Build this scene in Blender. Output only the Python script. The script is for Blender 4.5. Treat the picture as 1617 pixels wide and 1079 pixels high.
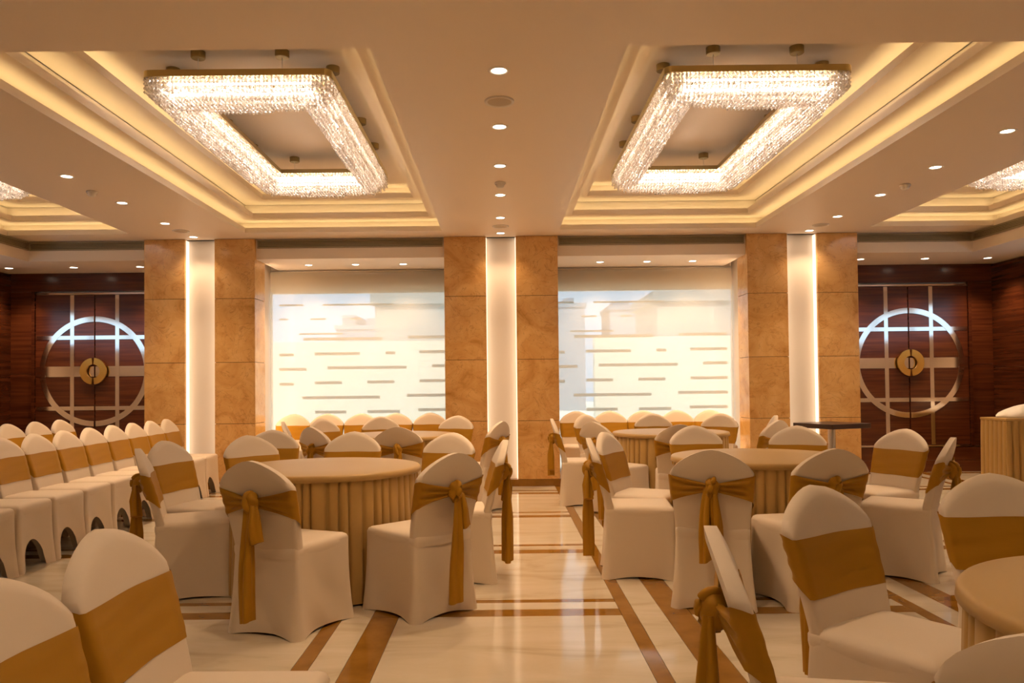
import bpy, bmesh, math, random
from mathutils import Matrix, Vector
random.seed(7)
PI = math.pi
scene = bpy.context.scene
for o in list(bpy.data.objects):
    bpy.data.objects.remove(o)

# ------------------------------------------------------------------ camera
W, H, F = 1617.0, 1079.0, 1240.0
cam_d = bpy.data.cameras.new('camera')
cam = bpy.data.objects.new('camera', cam_d)
scene.collection.objects.link(cam)
PITCH, ROLL = math.radians(1.25), math.radians(-0.6)
cam.matrix_world = Matrix.Translation((0, 0, 1.28)) @ Matrix.Rotation(PI / 2 + PITCH, 4, 'X') @ Matrix.Rotation(ROLL, 4, 'Z')
cam_d.sensor_width = 36.0
cam_d.lens = 36.0 * F / W
_d = cam.matrix_world.to_3x3().inverted() @ Vector((0, 1, 0))
_px, _py = F * _d.x / -_d.z, -F * _d.y / -_d.z          # where +Y lands, from the centre, y down
cam_d.shift_x = -((793 - W / 2) - _px) / W
cam_d.shift_y = ((608 - H / 2) - _py) / W
cam_d.clip_start = 0.05
cam_d.clip_end = 400
scene.camera = cam

# ------------------------------------------------------------------ world, sun, exposure
world = bpy.data.worlds.new('world'); scene.world = world; world.use_nodes = True
bg = world.node_tree.nodes['Background']
bg.inputs[0].default_value = (0.56, 0.76, 1.0, 1); bg.inputs[1].default_value = 1.2
sun_d = bpy.data.lights.new('sun', 'SUN'); sun_d.energy = 4.0; sun_d.angle = math.radians(1.0); sun_d.color = (1, 0.94, 0.82)
sun = bpy.data.objects.new('sun', sun_d); scene.collection.objects.link(sun)
sun.rotation_euler = (math.radians(38), 0, 0)            # from behind the room, high over its roof
sun.location = (0, -5, 12)
vs = scene.view_settings
vs.view_transform = 'Standard'; vs.look = 'None'; vs.gamma = 1.0; vs.use_curve_mapping = False
vs.exposure = 0.92
cy = scene.cycles
cy.use_denoising = True
cy.max_bounces = 7; cy.diffuse_bounces = 4; cy.glossy_bounces = 3; cy.transmission_bounces = 4; cy.transparent_max_bounces = 6
cy.use_adaptive_sampling = True; cy.adaptive_threshold = 0.05
cy.sample_clamp_indirect = 4.0
cy.caustics_reflective = False; cy.caustics_refractive = False
WARM = (1.0, 0.68, 0.41)
SPOT_E, CHAND_E, COVE_E, NICHE_E = 54.0, 11.0, 3.5, 0.66

# ------------------------------------------------------------------ helpers
C = scene.collection
MATS = {}

def link(o, parent=None):
    C.objects.link(o)
    if parent is not None:
        o.parent = parent
    return o

def tag(o, label=None, cat=None, group=None, kind=None):
    if label: o['label'] = label
    if cat: o['category'] = cat
    if group: o['group'] = group
    if kind: o['kind'] = kind
    return o

def empty(name, loc=(0, 0, 0), rz=0.0, parent=None):
    o = bpy.data.objects.new(name, None)
    o.location = loc; o.rotation_euler = (0, 0, rz); o.empty_display_size = 0.1
    return link(o, parent)

class MB:
    def __init__(s): s.v = []; s.f = []
    def add(s, vs, fs):
        n = len(s.v); s.v += [tuple(v) for v in vs]; s.f += [tuple(i + n for i in f) for f in fs]; return s
    def box(s, x0, x1, y0, y1, z0, z1):
        return s.add([(x0, y0, z0), (x1, y0, z0), (x1, y1, z0), (x0, y1, z0), (x0, y0, z1), (x1, y0, z1), (x1, y1, z1), (x0, y1, z1)],
                     [(0, 3, 2, 1), (4, 5, 6, 7), (0, 1, 5, 4), (1, 2, 6, 5), (2, 3, 7, 6), (3, 0, 4, 7)])
    def loft(s, loops, closed=True, cap0=False, cap1=False):
        n = len(loops[0]); vs = [p for l in loops for p in l]; fs = []
        for i in range(len(loops) - 1):
            for j in range(n if closed else n - 1):
                k = (j + 1) % n
                fs.append((i * n + j, i * n + k, (i + 1) * n + k, (i + 1) * n + j))
        if cap0: fs.append(tuple(range(n - 1, -1, -1)))
        if cap1: fs.append(tuple((len(loops) - 1) * n + j for j in range(n)))
        return s.add(vs, fs)
    def tube(s, pts, r, n=8, cap=True):
        loops = []
        for i, p in enumerate(pts):
            a = Vector(pts[max(i - 1, 0)]); b = Vector(pts[min(i + 1, len(pts) - 1)])
            d = (b - a).normalized()
            u = d.cross(Vector((0, 0, 1)) if abs(d.z) < 0.9 else Vector((1, 0, 0))).normalized(); w = d.cross(u)
            rr = r[i] if isinstance(r, (list, tuple)) else r
            loops.append([tuple(Vector(p) + rr * (math.cos(2 * PI * k / n) * u + math.sin(2 * PI * k / n) * w)) for k in range(n)])
        return s.loft(loops, True, cap, cap)
    def disc(s, cx, cy, z, r, n=24):
        return s.add([(cx + r * math.cos(2 * PI * k / n), cy + r * math.sin(2 * PI * k / n), z) for k in range(n)], [tuple(range(n))])
    def lathe(s, prof, cx=0, cy=0, n=24, cap0=False, cap1=False):
        return s.loft([[(cx + r * math.cos(2 * PI * k / n), cy + r * math.sin(2 * PI * k / n), z) for k in range(n)] for r, z in prof], True, cap0, cap1)
    def mesh(s, name, mat, smooth=False, bevel=0.0, angle=None):
        me = bpy.data.meshes.new(name); me.from_pydata(s.v, [], s.f)
        bm = bmesh.new(); bm.from_mesh(me)
        bmesh.ops.recalc_face_normals(bm, faces=bm.faces)
        if bevel: bmesh.ops.bevel(bm, geom=list(bm.edges), offset=bevel, segments=2, affect='EDGES', profile=0.6)
        bm.to_mesh(me); bm.free()
        if mat: me.materials.append(MATS[mat])
        if smooth:
            for p in me.polygons: p.use_smooth = True
            if angle: me.set_sharp_from_angle(angle=math.radians(angle))
        return me
    def build(s, name, mat, parent=None, smooth=False, bevel=0.0, angle=None):
        return link(bpy.data.objects.new(name, s.mesh(name, mat, smooth, bevel, angle)), parent)

def obj(name, me, parent=None, loc=(0, 0, 0), rz=0.0):
    o = bpy.data.objects.new(name, me); o.location = loc; o.rotation_euler = (0, 0, rz)
    return link(o, parent)

def bx(name, mat, parent, *b, bevel=0.0):
    return MB().box(*b).build(name, mat, parent, bevel=bevel)

def children(o): return [c for c in bpy.data.objects if c.parent == o]

# ------------------------------------------------------------------ materials
def mat(name, col, rough=0.6, metal=0.0, spec=0.5, emit=None, es=0.0, sheen=0.0, coat=0.0):
    m = bpy.data.materials.new(name); m.use_nodes = True
    b = m.node_tree.nodes['Principled BSDF']
    b.inputs['Base Color'].default_value = (*col, 1); b.inputs['Roughness'].default_value = rough
    b.inputs['Metallic'].default_value = metal; b.inputs['Specular IOR Level'].default_value = spec
    b.inputs['Sheen Weight'].default_value = sheen; b.inputs['Coat Weight'].default_value = coat
    if coat: b.inputs['Coat Roughness'].default_value = 0.08
    if emit:
        b.inputs['Emission Color'].default_value = (*emit, 1); b.inputs['Emission Strength'].default_value = es
    MATS[name] = m
    return m, m.node_tree, b

def ramp_noise(nt, b, cols, scale=(1, 1, 1), nscale=4, detail=6, dist=0.0, rough=0.55, pos=None, rnd=False):
    N = nt.nodes; L = nt.links
    tc = N.new('ShaderNodeTexCoord'); mp = N.new('ShaderNodeMapping'); mp.inputs['Scale'].default_value = scale
    geo = N.new('ShaderNodeNewGeometry')
    L.new(geo.outputs['Position'], mp.inputs['Vector'])
    no = N.new('ShaderNodeTexNoise'); no.inputs['Scale'].default_value = nscale; no.inputs['Detail'].default_value = detail
    no.inputs['Roughness'].default_value = rough; no.inputs['Distortion'].default_value = dist
    if rnd:
        oi = N.new('ShaderNodeObjectInfo'); ad = N.new('ShaderNodeVectorMath'); ad.operation = 'MULTIPLY_ADD'
        L.new(mp.outputs[0], ad.inputs[0]); ad.inputs[1].default_value = (1, 1, 1)
        sc = N.new('ShaderNodeMath'); sc.operation = 'MULTIPLY'; sc.inputs[1].default_value = 37.0
        L.new(oi.outputs['Random'], sc.inputs[0]); L.new(sc.outputs[0], ad.inputs[2]); L.new(ad.outputs[0], no.inputs['Vector'])
    else:
        L.new(mp.outputs[0], no.inputs['Vector'])
    r = N.new('ShaderNodeValToRGB'); el = r.color_ramp.elements
    pos = pos or [0.25 + 0.5 * i / (len(cols) - 1) for i in range(len(cols))]
    while len(el) < len(cols): el.new(0.5)
    for e, p, c in zip(el, pos, cols): e.position = p; e.color = (*c, 1)
    L.new(no.outputs['Fac'], r.inputs['Fac']); L.new(r.outputs[0], b.inputs['Base Color'])
    return no, r, mp

def bump(nt, b, vecnode_out, scale, strength, dist=0.002, detail=3):
    N = nt.nodes; L = nt.links
    no = N.new('ShaderNodeTexNoise'); no.inputs['Scale'].default_value = scale; no.inputs['Detail'].default_value = detail
    if vecnode_out is not None: L.new(vecnode_out, no.inputs['Vector'])
    bp = N.new('ShaderNodeBump'); bp.inputs['Strength'].default_value = strength; bp.inputs['Distance'].default_value = dist
    L.new(no.outputs['Fac'], bp.inputs['Height']); L.new(bp.outputs[0], b.inputs['Normal'])

mat('paint', (0.83, 0.71, 0.57), 0.7)
mat('paint_soffit', (0.83, 0.71, 0.58), 0.5)
mat('wall_plaster', (0.72, 0.6, 0.47), 0.8)
# orange veined marble
_, nt, b = mat('marble', (0.5, 0.25, 0.08), 0.16, spec=0.5)
no, r, mp = ramp_noise(nt, b, [(0.46, 0.22, 0.055), (0.66, 0.36, 0.115), (0.74, 0.44, 0.16), (0.80, 0.51, 0.21)], nscale=2.6, detail=9, dist=1.3, rough=0.62, rnd=True)
N, L = nt.nodes, nt.links
vo = N.new('ShaderNodeTexNoise'); vo.inputs['Scale'].default_value = 3.2; vo.inputs['Detail'].default_value = 5; vo.inputs['Distortion'].default_value = 2.6
L.new(mp.outputs[0], vo.inputs['Vector'])
vr = N.new('ShaderNodeValToRGB'); e = vr.color_ramp.elements
e[0].position = 0.485; e[0].color = (0, 0, 0, 1); e[1].position = 0.5; e[1].color = (1, 1, 1, 1); e2 = e.new(0.515); e2.color = (0, 0, 0, 1)
L.new(vo.outputs['Fac'], vr.inputs['Fac'])
mx = N.new('ShaderNodeMix'); mx.data_type = 'RGBA'; mx.inputs['B'].default_value = (0.22, 0.075, 0.012, 1)
ml = N.new('ShaderNodeMath'); ml.operation = 'MULTIPLY'; ml.inputs[1].default_value = 0.35
L.new(vr.outputs[0], ml.inputs[0]); L.new(ml.outputs[0], mx.inputs['Factor']); L.new(r.outputs[0], mx.inputs['A']); L.new(mx.outputs['Result'], b.inputs['Base Color'])
# cream floor marble
_, nt, b = mat('floor_marble', (0.75, 0.66, 0.5), 0.09, spec=0.5)
ramp_noise(nt, b, [(0.44, 0.35, 0.23), (0.60, 0.51, 0.37), (0.67, 0.58, 0.45)], scale=(0.7, 2.4, 1), nscale=1.6, detail=8, dist=1.2, pos=[0.25, 0.45, 0.7], rnd=True)
_, nt, b = mat('floor_inlay', (0.3, 0.11, 0.02), 0.08)
ramp_noise(nt, b, [(0.20, 0.082, 0.008), (0.27, 0.12, 0.014), (0.32, 0.15, 0.024)], nscale=6, detail=8)
mat('grout', (0.45, 0.34, 0.22), 0.7)
# dark reddish veneer, grain along X
_, nt, b = mat('wood', (0.09, 0.02, 0.006), 0.2, spec=0.5)
ramp_noise(nt, b, [(0.040, 0.009, 0.003), (0.085, 0.021, 0.007), (0.13, 0.036, 0.011)], scale=(0.5, 0.5, 14), nscale=2.2, detail=6, rnd=True)
_, nt, b = mat('wood_side', (0.09, 0.02, 0.006), 0.2, spec=0.5)
ramp_noise(nt, b, [(0.032, 0.007, 0.003), (0.065, 0.016, 0.005), (0.10, 0.028, 0.009)], scale=(0.5, 0.5, 14), nscale=2.0, detail=6, rnd=True)
_, nt, b = mat('wood_base', (0.2, 0.06, 0.02), 0.25)
ramp_noise(nt, b, [(0.10, 0.025, 0.007), (0.17, 0.05, 0.015)], scale=(0.5, 0.5, 12), nscale=2, detail=5, rnd=True)
mat('dark_wood_top', (0.035, 0.014, 0.008), 0.3)
mat('steel', (0.86, 0.78, 0.70), 0.10, metal=1.0)
mat('steel_brushed', (0.75, 0.72, 0.68), 0.3, metal=1.0)
mat('gold', (0.78, 0.45, 0.10), 0.28, metal=1.0)
mat('champagne', (0.34, 0.25, 0.11), 0.35, metal=0.9)
mat('grille', (0.40, 0.33, 0.21), 0.5, metal=0.3)
mat('grille_dark', (0.05, 0.035, 0.02), 0.8)
mat('plastic_white', (0.8, 0.75, 0.68), 0.45)
mat('speaker_mesh', (0.55, 0.47, 0.37), 0.7)
mat('dark_gap', (0.015, 0.008, 0.005), 0.9)
# spandex cover, sash satin, table cloth
_, nt, b = mat('spandex', (0.71, 0.59, 0.445), 0.65, spec=0.25, sheen=0.05)
tc = nt.nodes.new('ShaderNodeTexCoord'); bump(nt, b, tc.outputs['Object'], 7.0, 0.12, 0.01, 2)
_, nt, b = mat('sash', (0.40, 0.19, 0.008), 0.5, spec=0.2)
tc = nt.nodes.new('ShaderNodeTexCoord'); mp = nt.nodes.new('ShaderNodeMapping'); mp.inputs['Scale'].default_value = (5, 5, 40)
nt.links.new(tc.outputs['Object'], mp.inputs[0]); bump(nt, b, mp.outputs[0], 1.0, 0.18, 0.006, 2)
_, nt, b = mat('table_satin', (0.46, 0.285, 0.09), 0.42, spec=0.4, sheen=0.05)
tc = nt.nodes.new('ShaderNodeTexCoord'); bump(nt, b, tc.outputs['Object'], 60, 0.05, 0.002, 2)
mat('linen', (0.82, 0.77, 0.68), 0.8)
mat('leg_metal', (0.25, 0.2, 0.14), 0.4, metal=0.8)
# lamps
mat('lamp_lens', (1, 1, 1), 0.4, emit=(1.0, 0.86, 0.66), es=8.0)
mat('tube_light', (1, 1, 1), 0.4, emit=(1.0, 0.84, 0.71), es=CHAND_E)
mat('cove_led', (1, 1, 1), 0.4, emit=(1.0, 0.82, 0.44), es=COVE_E)
mat('niche_led', (1, 1, 1), 0.4, emit=(1.0, 0.78, 0.58), es=NICHE_E)
mat('niche_panel', (0.86, 0.78, 0.67), 0.5)
mat('reveal_led', (1, 1, 1), 0.4, emit=(1.0, 0.74, 0.5), es=6.0)
mat('exterior_cream', (0.88, 0.82, 0.68), 0.9)
mat('exterior_beige', (0.36, 0.37, 0.36), 0.9)
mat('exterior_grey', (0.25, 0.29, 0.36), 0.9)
mat('exterior_pane', (0.35, 0.38, 0.42), 0.3)
mat('dash_strip', (0.42, 0.38, 0.30), 0.8)
mat('alu', (0.75, 0.72, 0.68), 0.4, metal=0.6)

def shader_mat(name):
    m = bpy.data.materials.new(name); m.use_nodes = True; nt = m.node_tree
    for n in list(nt.nodes):
        if n.type != 'OUTPUT_MATERIAL': nt.nodes.remove(n)
    MATS[name] = m
    return nt, nt.nodes['Material Output']

# roller blind: an open weave, part seen through, part lit through
nt, out = shader_mat('blind')
N, L = nt.nodes, nt.links
tr = N.new('ShaderNodeBsdfTransparent'); tr.inputs[0].default_value = (1, 1, 1, 1)
tl = N.new('ShaderNodeBsdfTranslucent'); tl.inputs[0].default_value = (0.85, 0.80, 0.68, 1)
df = N.new('ShaderNodeBsdfDiffuse'); df.inputs[0].default_value = (0.72, 0.62, 0.47, 1)
m1 = N.new('ShaderNodeMixShader'); m1.inputs[0].default_value = 0.5
m2 = N.new('ShaderNodeMixShader'); m2.inputs[0].default_value = 0.55
L.new(tl.outputs[0], m1.inputs[1]); L.new(df.outputs[0], m1.inputs[2])
L.new(m1.outputs[0], m2.inputs[1]); L.new(tr.outputs[0], m2.inputs[2]); L.new(m2.outputs[0], out.inputs[0])
# window glass
nt, out = shader_mat('glass')
N, L = nt.nodes, nt.links
tr = N.new('ShaderNodeBsdfTransparent'); tr.inputs[0].default_value = (0.93, 0.95, 0.95, 1)
gl = N.new('ShaderNodeBsdfGlossy'); gl.inputs['Roughness'].default_value = 0.02
m1 = N.new('ShaderNodeMixShader'); m1.inputs[0].default_value = 0.06
L.new(tr.outputs[0], m1.inputs[1]); L.new(gl.outputs[0], m1.inputs[2]); L.new(m1.outputs[0], out.inputs[0])
# cut crystal
nt, out = shader_mat('crystal')
N, L = nt.nodes, nt.links
tr = N.new('ShaderNodeBsdfTransparent'); tr.inputs[0].default_value = (1, 0.97, 0.94, 1)
tl = N.new('ShaderNodeBsdfTranslucent'); tl.inputs[0].default_value = (0.98, 0.93, 0.87, 1)
gl = N.new('ShaderNodeBsdfGlossy'); gl.inputs['Roughness'].default_value = 0.12; gl.inputs[0].default_value = (1, 0.97, 0.93, 1)
df = N.new('ShaderNodeBsdfDiffuse'); df.inputs[0].default_value = (0.9, 0.85, 0.8, 1)
m0 = N.new('ShaderNodeMixShader'); m0.inputs[0].default_value = 0.4
m1 = N.new('ShaderNodeMixShader'); m1.inputs[0].default_value = 0.35
m2 = N.new('ShaderNodeMixShader'); m2.inputs[0].default_value = 0.30
L.new(tl.outputs[0], m0.inputs[1]); L.new(df.outputs[0], m0.inputs[2])
L.new(m0.outputs[0], m1.inputs[1]); L.new(gl.outputs[0], m1.inputs[2])
L.new(m1.outputs[0], m2.inputs[1]); L.new(tr.outputs[0], m2.inputs[2]); L.new(m2.outputs[0], out.inputs[0])

# ------------------------------------------------------------------ dimensions
YB, YF, YP = -2.6, 11.05, 9.92          # near wall, far wall, pillar fronts
XS = 6.92                              # side walls
ZC, ZS = 3.168, 2.914                  # beam soffit, dropped soffit
YG = 9.98                              # grille fascia
CY0, CY1 = 4.346, 9.55                  # coffers
NY0, NY1 = -1.75, 3.45                 # unseen coffer bay added over the viewer to lift the light there
COF = [(-3.12, -0.72), (0.72, 3.12), (-6.02, -4.52), (4.52, 6.02)]
PILX = [(-4.52, -3.12, 'left'), (-0.72, 0.72, 'centre'), (3.12, 4.52, 'right')]

# ------------------------------------------------------------------ floor
floor = tag(bx('floor', 'grout', None, -XS - .3, XS + .3, YB - .2, YF + .2, -0.06, -0.012), kind='structure')
PX, PY, X0, Y0 = 1.62, 1.612, 0.65, 1.145
tile_cache = {}
def floor_piece(name, m, x0, x1, y0, y1):
    x0, x1 = max(x0, -XS), min(x1, XS); y0, y1 = max(y0, YB), min(y1, YF)
    if x1 - x0 < .005 or y1 - y0 < .005: return
    g = 0.0012
    k = (m, round(x1 - x0, 3), round(y1 - y0, 3))
    if k not in tile_cache:
        a, c = (x1 - x0) / 2 - g, (y1 - y0) / 2 - g
        tile_cache[k] = MB().box(-a, a, -c, c, -0.012, 0.0).mesh(name, m)
    obj(name, tile_cache[k], floor, ((x0 + x1) / 2, (y0 + y1) / 2, 0))
for i in range(-6, 5):
    xa = X0 + i * PX
    if xa > XS or xa + PX < -XS: continue
    for a, c, m, nm in ((0, .078, 'floor_inlay', 'inlay_strip'), (.078, .235, 'floor_marble', 'floor_tile'), (.235, .385, 'floor_inlay', 'inlay_strip')):
        floor_piece(nm, m, xa + a, xa + c, YB, 4.369); floor_piece(nm, m, xa + a, xa + c, 4.369, YF)
    for j in range(-4, 8):
        ya = Y0 + j * PY
        if ya > YF or ya + PY < YB: continue
        for a, c, m, nm in ((0, .130, 'floor_inlay', 'inlay_strip'), (.130, .270, 'floor_marble', 'floor_tile'), (.270, .335, 'floor_inlay', 'inlay_strip'), (.335, PY, 'floor_marble', 'floor_tile')):
            floor_piece(nm, m, xa + .385, xa + PX, ya + a, ya + c)

# ------------------------------------------------------------------ ceiling
ceil = tag(MB().box(-XS - .2, XS + .2, YB - .2, YF + .3, 4.05, 4.15).build('ceiling', 'paint', None), kind='structure')  # unseen roof slab added above the coffers to stop sun leaking in
def slab(name, *b): return bx(name, 'paint_soffit', ceil, *b)
slab('soffit_panel', -XS, XS, YB, NY0, ZC, ZC + .022)
slab('soffit_panel', -XS, XS, NY1, CY0, ZC, ZC + .022)
slab('soffit_panel', -XS, XS, CY1, YG, ZC, ZC + .022)
for a, c in ((-XS, -6.02), (-4.52, -3.12), (-.72, .72), (3.12, 4.52), (6.02, XS)):
    slab('beam_soffit', a, c, CY0, CY1, ZC, ZC + .022); slab('beam_soffit', a, c, NY0, NY1, ZC, ZC + .022)
# dropped bulkheads over windows, doors and along the side walls
for a, c in ((-3.12, -.72), (.72, 3.12), (-XS, -4.52), (4.52, XS)):
    slab('bulkhead', a, c, YG, YF + .2, ZS, ZC + .022)
for a, c in ((-XS, -6.02), (6.02, XS)):
    slab('bulkhead', a, c, YB, YG, ZS, ZC)

def ring_boxes(mb, x0, x1, y0, y1, t, z0, z1):        # a frame of thickness t outside the rectangle
    mb.box(x0 - t, x1 + t, y0 - t, y0, z0, z1).box(x0 - t, x1 + t, y1, y1 + t, z0, z1)
    mb.box(x0 - t, x0, y0, y1, z0, z1).box(x1, x1 + t, y0, y1, z0, z1)
    return mb
TIER = [(0.0, ZC), (0.14, 3.317), (0.31, 3.505)]
ZTOP = 3.66
for x0, x1, cy0, cy1 in [(a, c, CY0, CY1) for a, c in COF] + [(a, c, NY0, NY1) for a, c in COF]:  # second set is the added unseen bay, with cove lamps of its own
    for k, (ins, z) in enumerate(TIER):
        a, c, d, e = x0 + ins, x1 - ins, cy0 + ins, cy1 - ins
        nz = TIER[k + 1][1] if k < 2 else ZTOP
        mb = MB()
        ring_boxes(mb, a, c, d, e, .025, z + (.0221 if k == 0 else .0201), z + .062)      # upstand lip hiding the cove lamp
        if k: ring_boxes(mb, a + .0, c, d, e, .30, z, z + .02)
        ring_boxes(mb, a - .14, c + .14, d - .14, e + .14, .02, z + .0221, nz)         # back of the cove
        mb.build('coffer_tier', 'paint', ceil)
        led = MB()
        q = .075
        for (u0, u1, v0, v1) in ((a - q, c + q, d - q, d - q + .02), (a - q, c + q, e + q - .02, e + q), (a - q, a - q + .02, d, e), (c + q - .02, c + q, d, e)):
            led.add([(u0, v0, z + .03), (u1, v0, z + .03), (u1, v1, z + .03), (u0, v1, z + .03)], [(0, 1, 2, 3)])
        led.build('cove_lamp', 'cove_led', ceil)
    bx('coffer_top', 'paint', ceil, x0 - .1, x1 + .1, cy0 - .1, cy1 + .1, ZTOP, ZTOP + .02)

# ------------------------------------------------------------------ walls
wall_far = tag(MB().box(-XS - .2, -3.30, YF, YF + .2, 0, 4.05).box(3.30, XS + .2, YF, YF + .2, 0, 4.05).box(-.58, .58, YF, YF + .2, 0, 4.05)
               .box(-3.30, -.58, YF, YF + .2, 2.62, 4.05).box(.58, 3.30, YF, YF + .2, 2.62, 4.05)
               .box(-3.30, -.58, YF, YF + .2, 0, .06).box(.58, 3.30, YF, YF + .2, 0, .06).build('wall_far', 'wall_plaster'), kind='structure')
DOORC, DHW, DZ0, DZ1 = 5.70, 0.83, 0.36, 2.626
def wall_panel(x0, x1, z0, z1, m='wood'):
    bx('wood_panel', m, wall_far, x0 + .002, x1 - .002, YF - .04, YF, z0 + .002, z1 - .002)
for s in (-1, 1):
    def P(a, c, z0, z1, m='wood'):
        wall_panel(*(sorted((s * a, s * c))), z0, z1, m)
    P(4.52, DOORC - DHW - .05, DZ0, ZS); P(DOORC + DHW + .05, XS, DZ0, 1.5); P(DOORC + DHW + .05, XS, 1.5, DZ1 + .03); P(DOORC - DHW - .05, XS, DZ1 + .03, ZS)
    P(4.52, 5.7, 0, DZ0 * .45, 'wood_base'); P(5.7, XS, 0, DZ0 * .45, 'wood_base'); P(4.52, 5.7, DZ0 * .45, DZ0 - .012, 'wood_base'); P(5.7, XS, DZ0 * .45, DZ0 - .012, 'wood_base')
for s, side in ((-1, 'left'), (1, 'right')):
    x = s * XS
    mb = MB()
    def SB(y0, y1, z0, z1):
        mb.box(min(x, x + s * .2), max(x, x + s * .2), y0, y1, z0, z1)
    SB(YB - .2, 9.92, 0, 2.0); SB(YB - .2, 9.92, 2.5, 4.05); SB(9.92, YF + .2, 0, 4.05); SB(YB - .2, 4.52, 2.0, 2.5)
    w = tag(mb.build('wall_' + side, 'wall_plaster'), kind='structure')
    for k in range(2):
        bx('wood_panel', 'wood_side', w, *sorted((x - s * .03, x)), 10.04, YF - .042, 1.452 * k + .002, 1.452 * (k + 1) - .002)
    # clerestory window of the side wall
    wn = tag(empty('window_%d' % (3 if s < 0 else 4), (x + s * .1, 7.22, 2.0)), kind='structure')
    for k in range(4):
        yy = -2.7 + 1.35 * k
        bx('pane', 'glass', wn, -.004, .004, yy + .03, yy + 1.32, .03, .47)
        bx('mullion', 'alu', wn, -.03, .03, yy - .03, yy + .03, 0, .5)
    bx('mullion', 'alu', wn, -.03, .03, 2.67, 2.70, 0, .5)
tag(MB().box(-XS - .2, XS + .2, YB - .2, YB, 0, 4.05).build('wall_near', 'wall_plaster'), kind='structure')
for k in range(8):
    bx('wood_panel', 'wood', bpy.data.objects['wall_near'], -XS + k * 1.73 + .003, -XS + (k + 1) * 1.73 - .003, YB, YB + .03, .003, 2.9)

# ------------------------------------------------------------------ marble pillars with a lit niche
PZ = [0.085, 0.824, 1.60, 2.408, ZC]
panel_cache = {}
for x0, x1, nm in PILX:
    cx = (x0 + x1) / 2; hw = (x1 - x0) / 2; nw = 0.19
    lab = {'left': 'orange marble pillar with lit cream niche beside the rows of chairs', 'centre': 'orange marble pillar with lit cream niche between the two blinds',
           'right': 'orange marble pillar with lit cream niche behind the small dark table'}[nm]
    p = tag(empty('marble_pillar', (cx, YP, 0)), lab, 'pillar', 'marble pillars')
    for s in (-1, 1):
        for k in range(4):
            key = (round(hw, 3), k)
            if key not in panel_cache:
                panel_cache[key] = MB().box(nw, hw, 0, .42, PZ[k] + .0025, PZ[k + 1] - .0025).mesh('marble_panel', 'marble', bevel=.003)
            o = obj('marble_panel', panel_cache[key], p)
            if s < 0: o.location = (-(hw + nw), 0, 0)
        bx('plinth', 'floor_inlay', p, *sorted((s * nw, s * (hw + .008))), -.008, .43, 0.001, PZ[0])
        bx('pier_core', 'dark_gap', p, *sorted((s * (nw + .01), s * (hw - .01))), .01, .41, 0.05, ZC - .01)
    bx('plinth', 'floor_inlay', p, -nw, nw, .0, .42, 0.001, PZ[0])
    bx('pier_return', 'wall_plaster', p, -hw + .12, hw - .12, .43, YF - YP, 0.001, ZC)
    bx('niche_panel', 'niche_panel', p, -nw, nw, .13, .16, PZ[0], ZC)
    for s in (-1, 1):
        bx('niche_lamp', 'niche_led', p, *sorted((s * (nw - .001), s * (nw - .008))), .045, .128, PZ[0] + .005, ZC - .01)

# ------------------------------------------------------------------ windows with roller blinds
rs = random.Random(3)
# dashes: pixel-measured rows of flat strips, in metres along the pane (x from the left edge, z)
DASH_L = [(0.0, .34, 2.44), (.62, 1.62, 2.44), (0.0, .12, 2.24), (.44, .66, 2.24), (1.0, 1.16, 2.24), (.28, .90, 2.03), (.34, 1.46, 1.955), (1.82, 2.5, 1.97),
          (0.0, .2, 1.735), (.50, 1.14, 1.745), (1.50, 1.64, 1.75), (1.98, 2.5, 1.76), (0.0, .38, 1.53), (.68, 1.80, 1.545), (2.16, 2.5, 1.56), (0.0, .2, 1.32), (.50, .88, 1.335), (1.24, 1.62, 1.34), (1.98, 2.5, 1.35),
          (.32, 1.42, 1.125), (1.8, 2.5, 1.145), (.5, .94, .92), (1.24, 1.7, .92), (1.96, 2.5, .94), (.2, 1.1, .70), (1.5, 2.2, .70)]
for wi, (bx0, bx1) in enumerate(((-3.24, -.60), (.60, 3.24))):
    wn = tag(empty('window_%d' % (wi + 1), ((bx0 + bx1) / 2, YF + .08, 0)), kind='structure')
    hw = (bx1 - bx0) / 2
    for k in range(2):
        bx('pane', 'glass', wn, -hw + k * hw + .002, -hw + (k + 1) * hw - .002, -.004, .004, .10, 2.60)
    bx('window_frame', 'alu', wn, -hw - .05, hw + .05, -.03, .03, .06, .10); bx('window_frame', 'alu', wn, -hw - .05, hw + .05, -.03, .03, 2.60, 2.62)
    for xx in (-hw - .05, hw + .01): bx('mullion', 'alu', wn, xx, xx + .04, -.03, .03, .10, 2.60)
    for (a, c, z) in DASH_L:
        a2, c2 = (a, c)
        bx('dash_strip', 'dash_strip', wn, -hw + .09 + a2, min(-hw + .09 + c2, hw), -.012, -.007, z - (.012 if z > 1.98 else .021), z + (.012 if z > 1.98 else .021))
    bl = tag(empty('roller_blind', ((bx0 + bx1) / 2, 10.93, 0)),
             ['cream roller blind drawn down over the window nearer the rows of chairs', 'cream roller blind drawn down over the window nearer the small dark table'][wi], 'blind', 'roller blinds')
    bx('blind_fabric', 'blind', bl, -hw + .02, hw - .02, -.0005, .0005, .06, ZS - .03)
    bx('hem_bar', 'alu', bl, -hw + .02, hw - .02, -.008, .008, .035, .062)
    MB().tube([(-hw + .02, .03, ZS - .035), (hw - .02, .03, ZS - .035)], .028, 12).build('roller_tube', 'alu', bl, True)
    # lamp pocket at the outer reveal
    xo = -3.12 if wi == 0 else 3.12
    s = -1 if wi == 0 else 1
    bx('reveal_lamp', 'reveal_led', bl, *sorted((xo + s * .03 - (bx0 + bx1) / 2, xo + s * .10 - (bx0 + bx1) / 2)), -.56, -.55, .1, 2.88)
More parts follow.
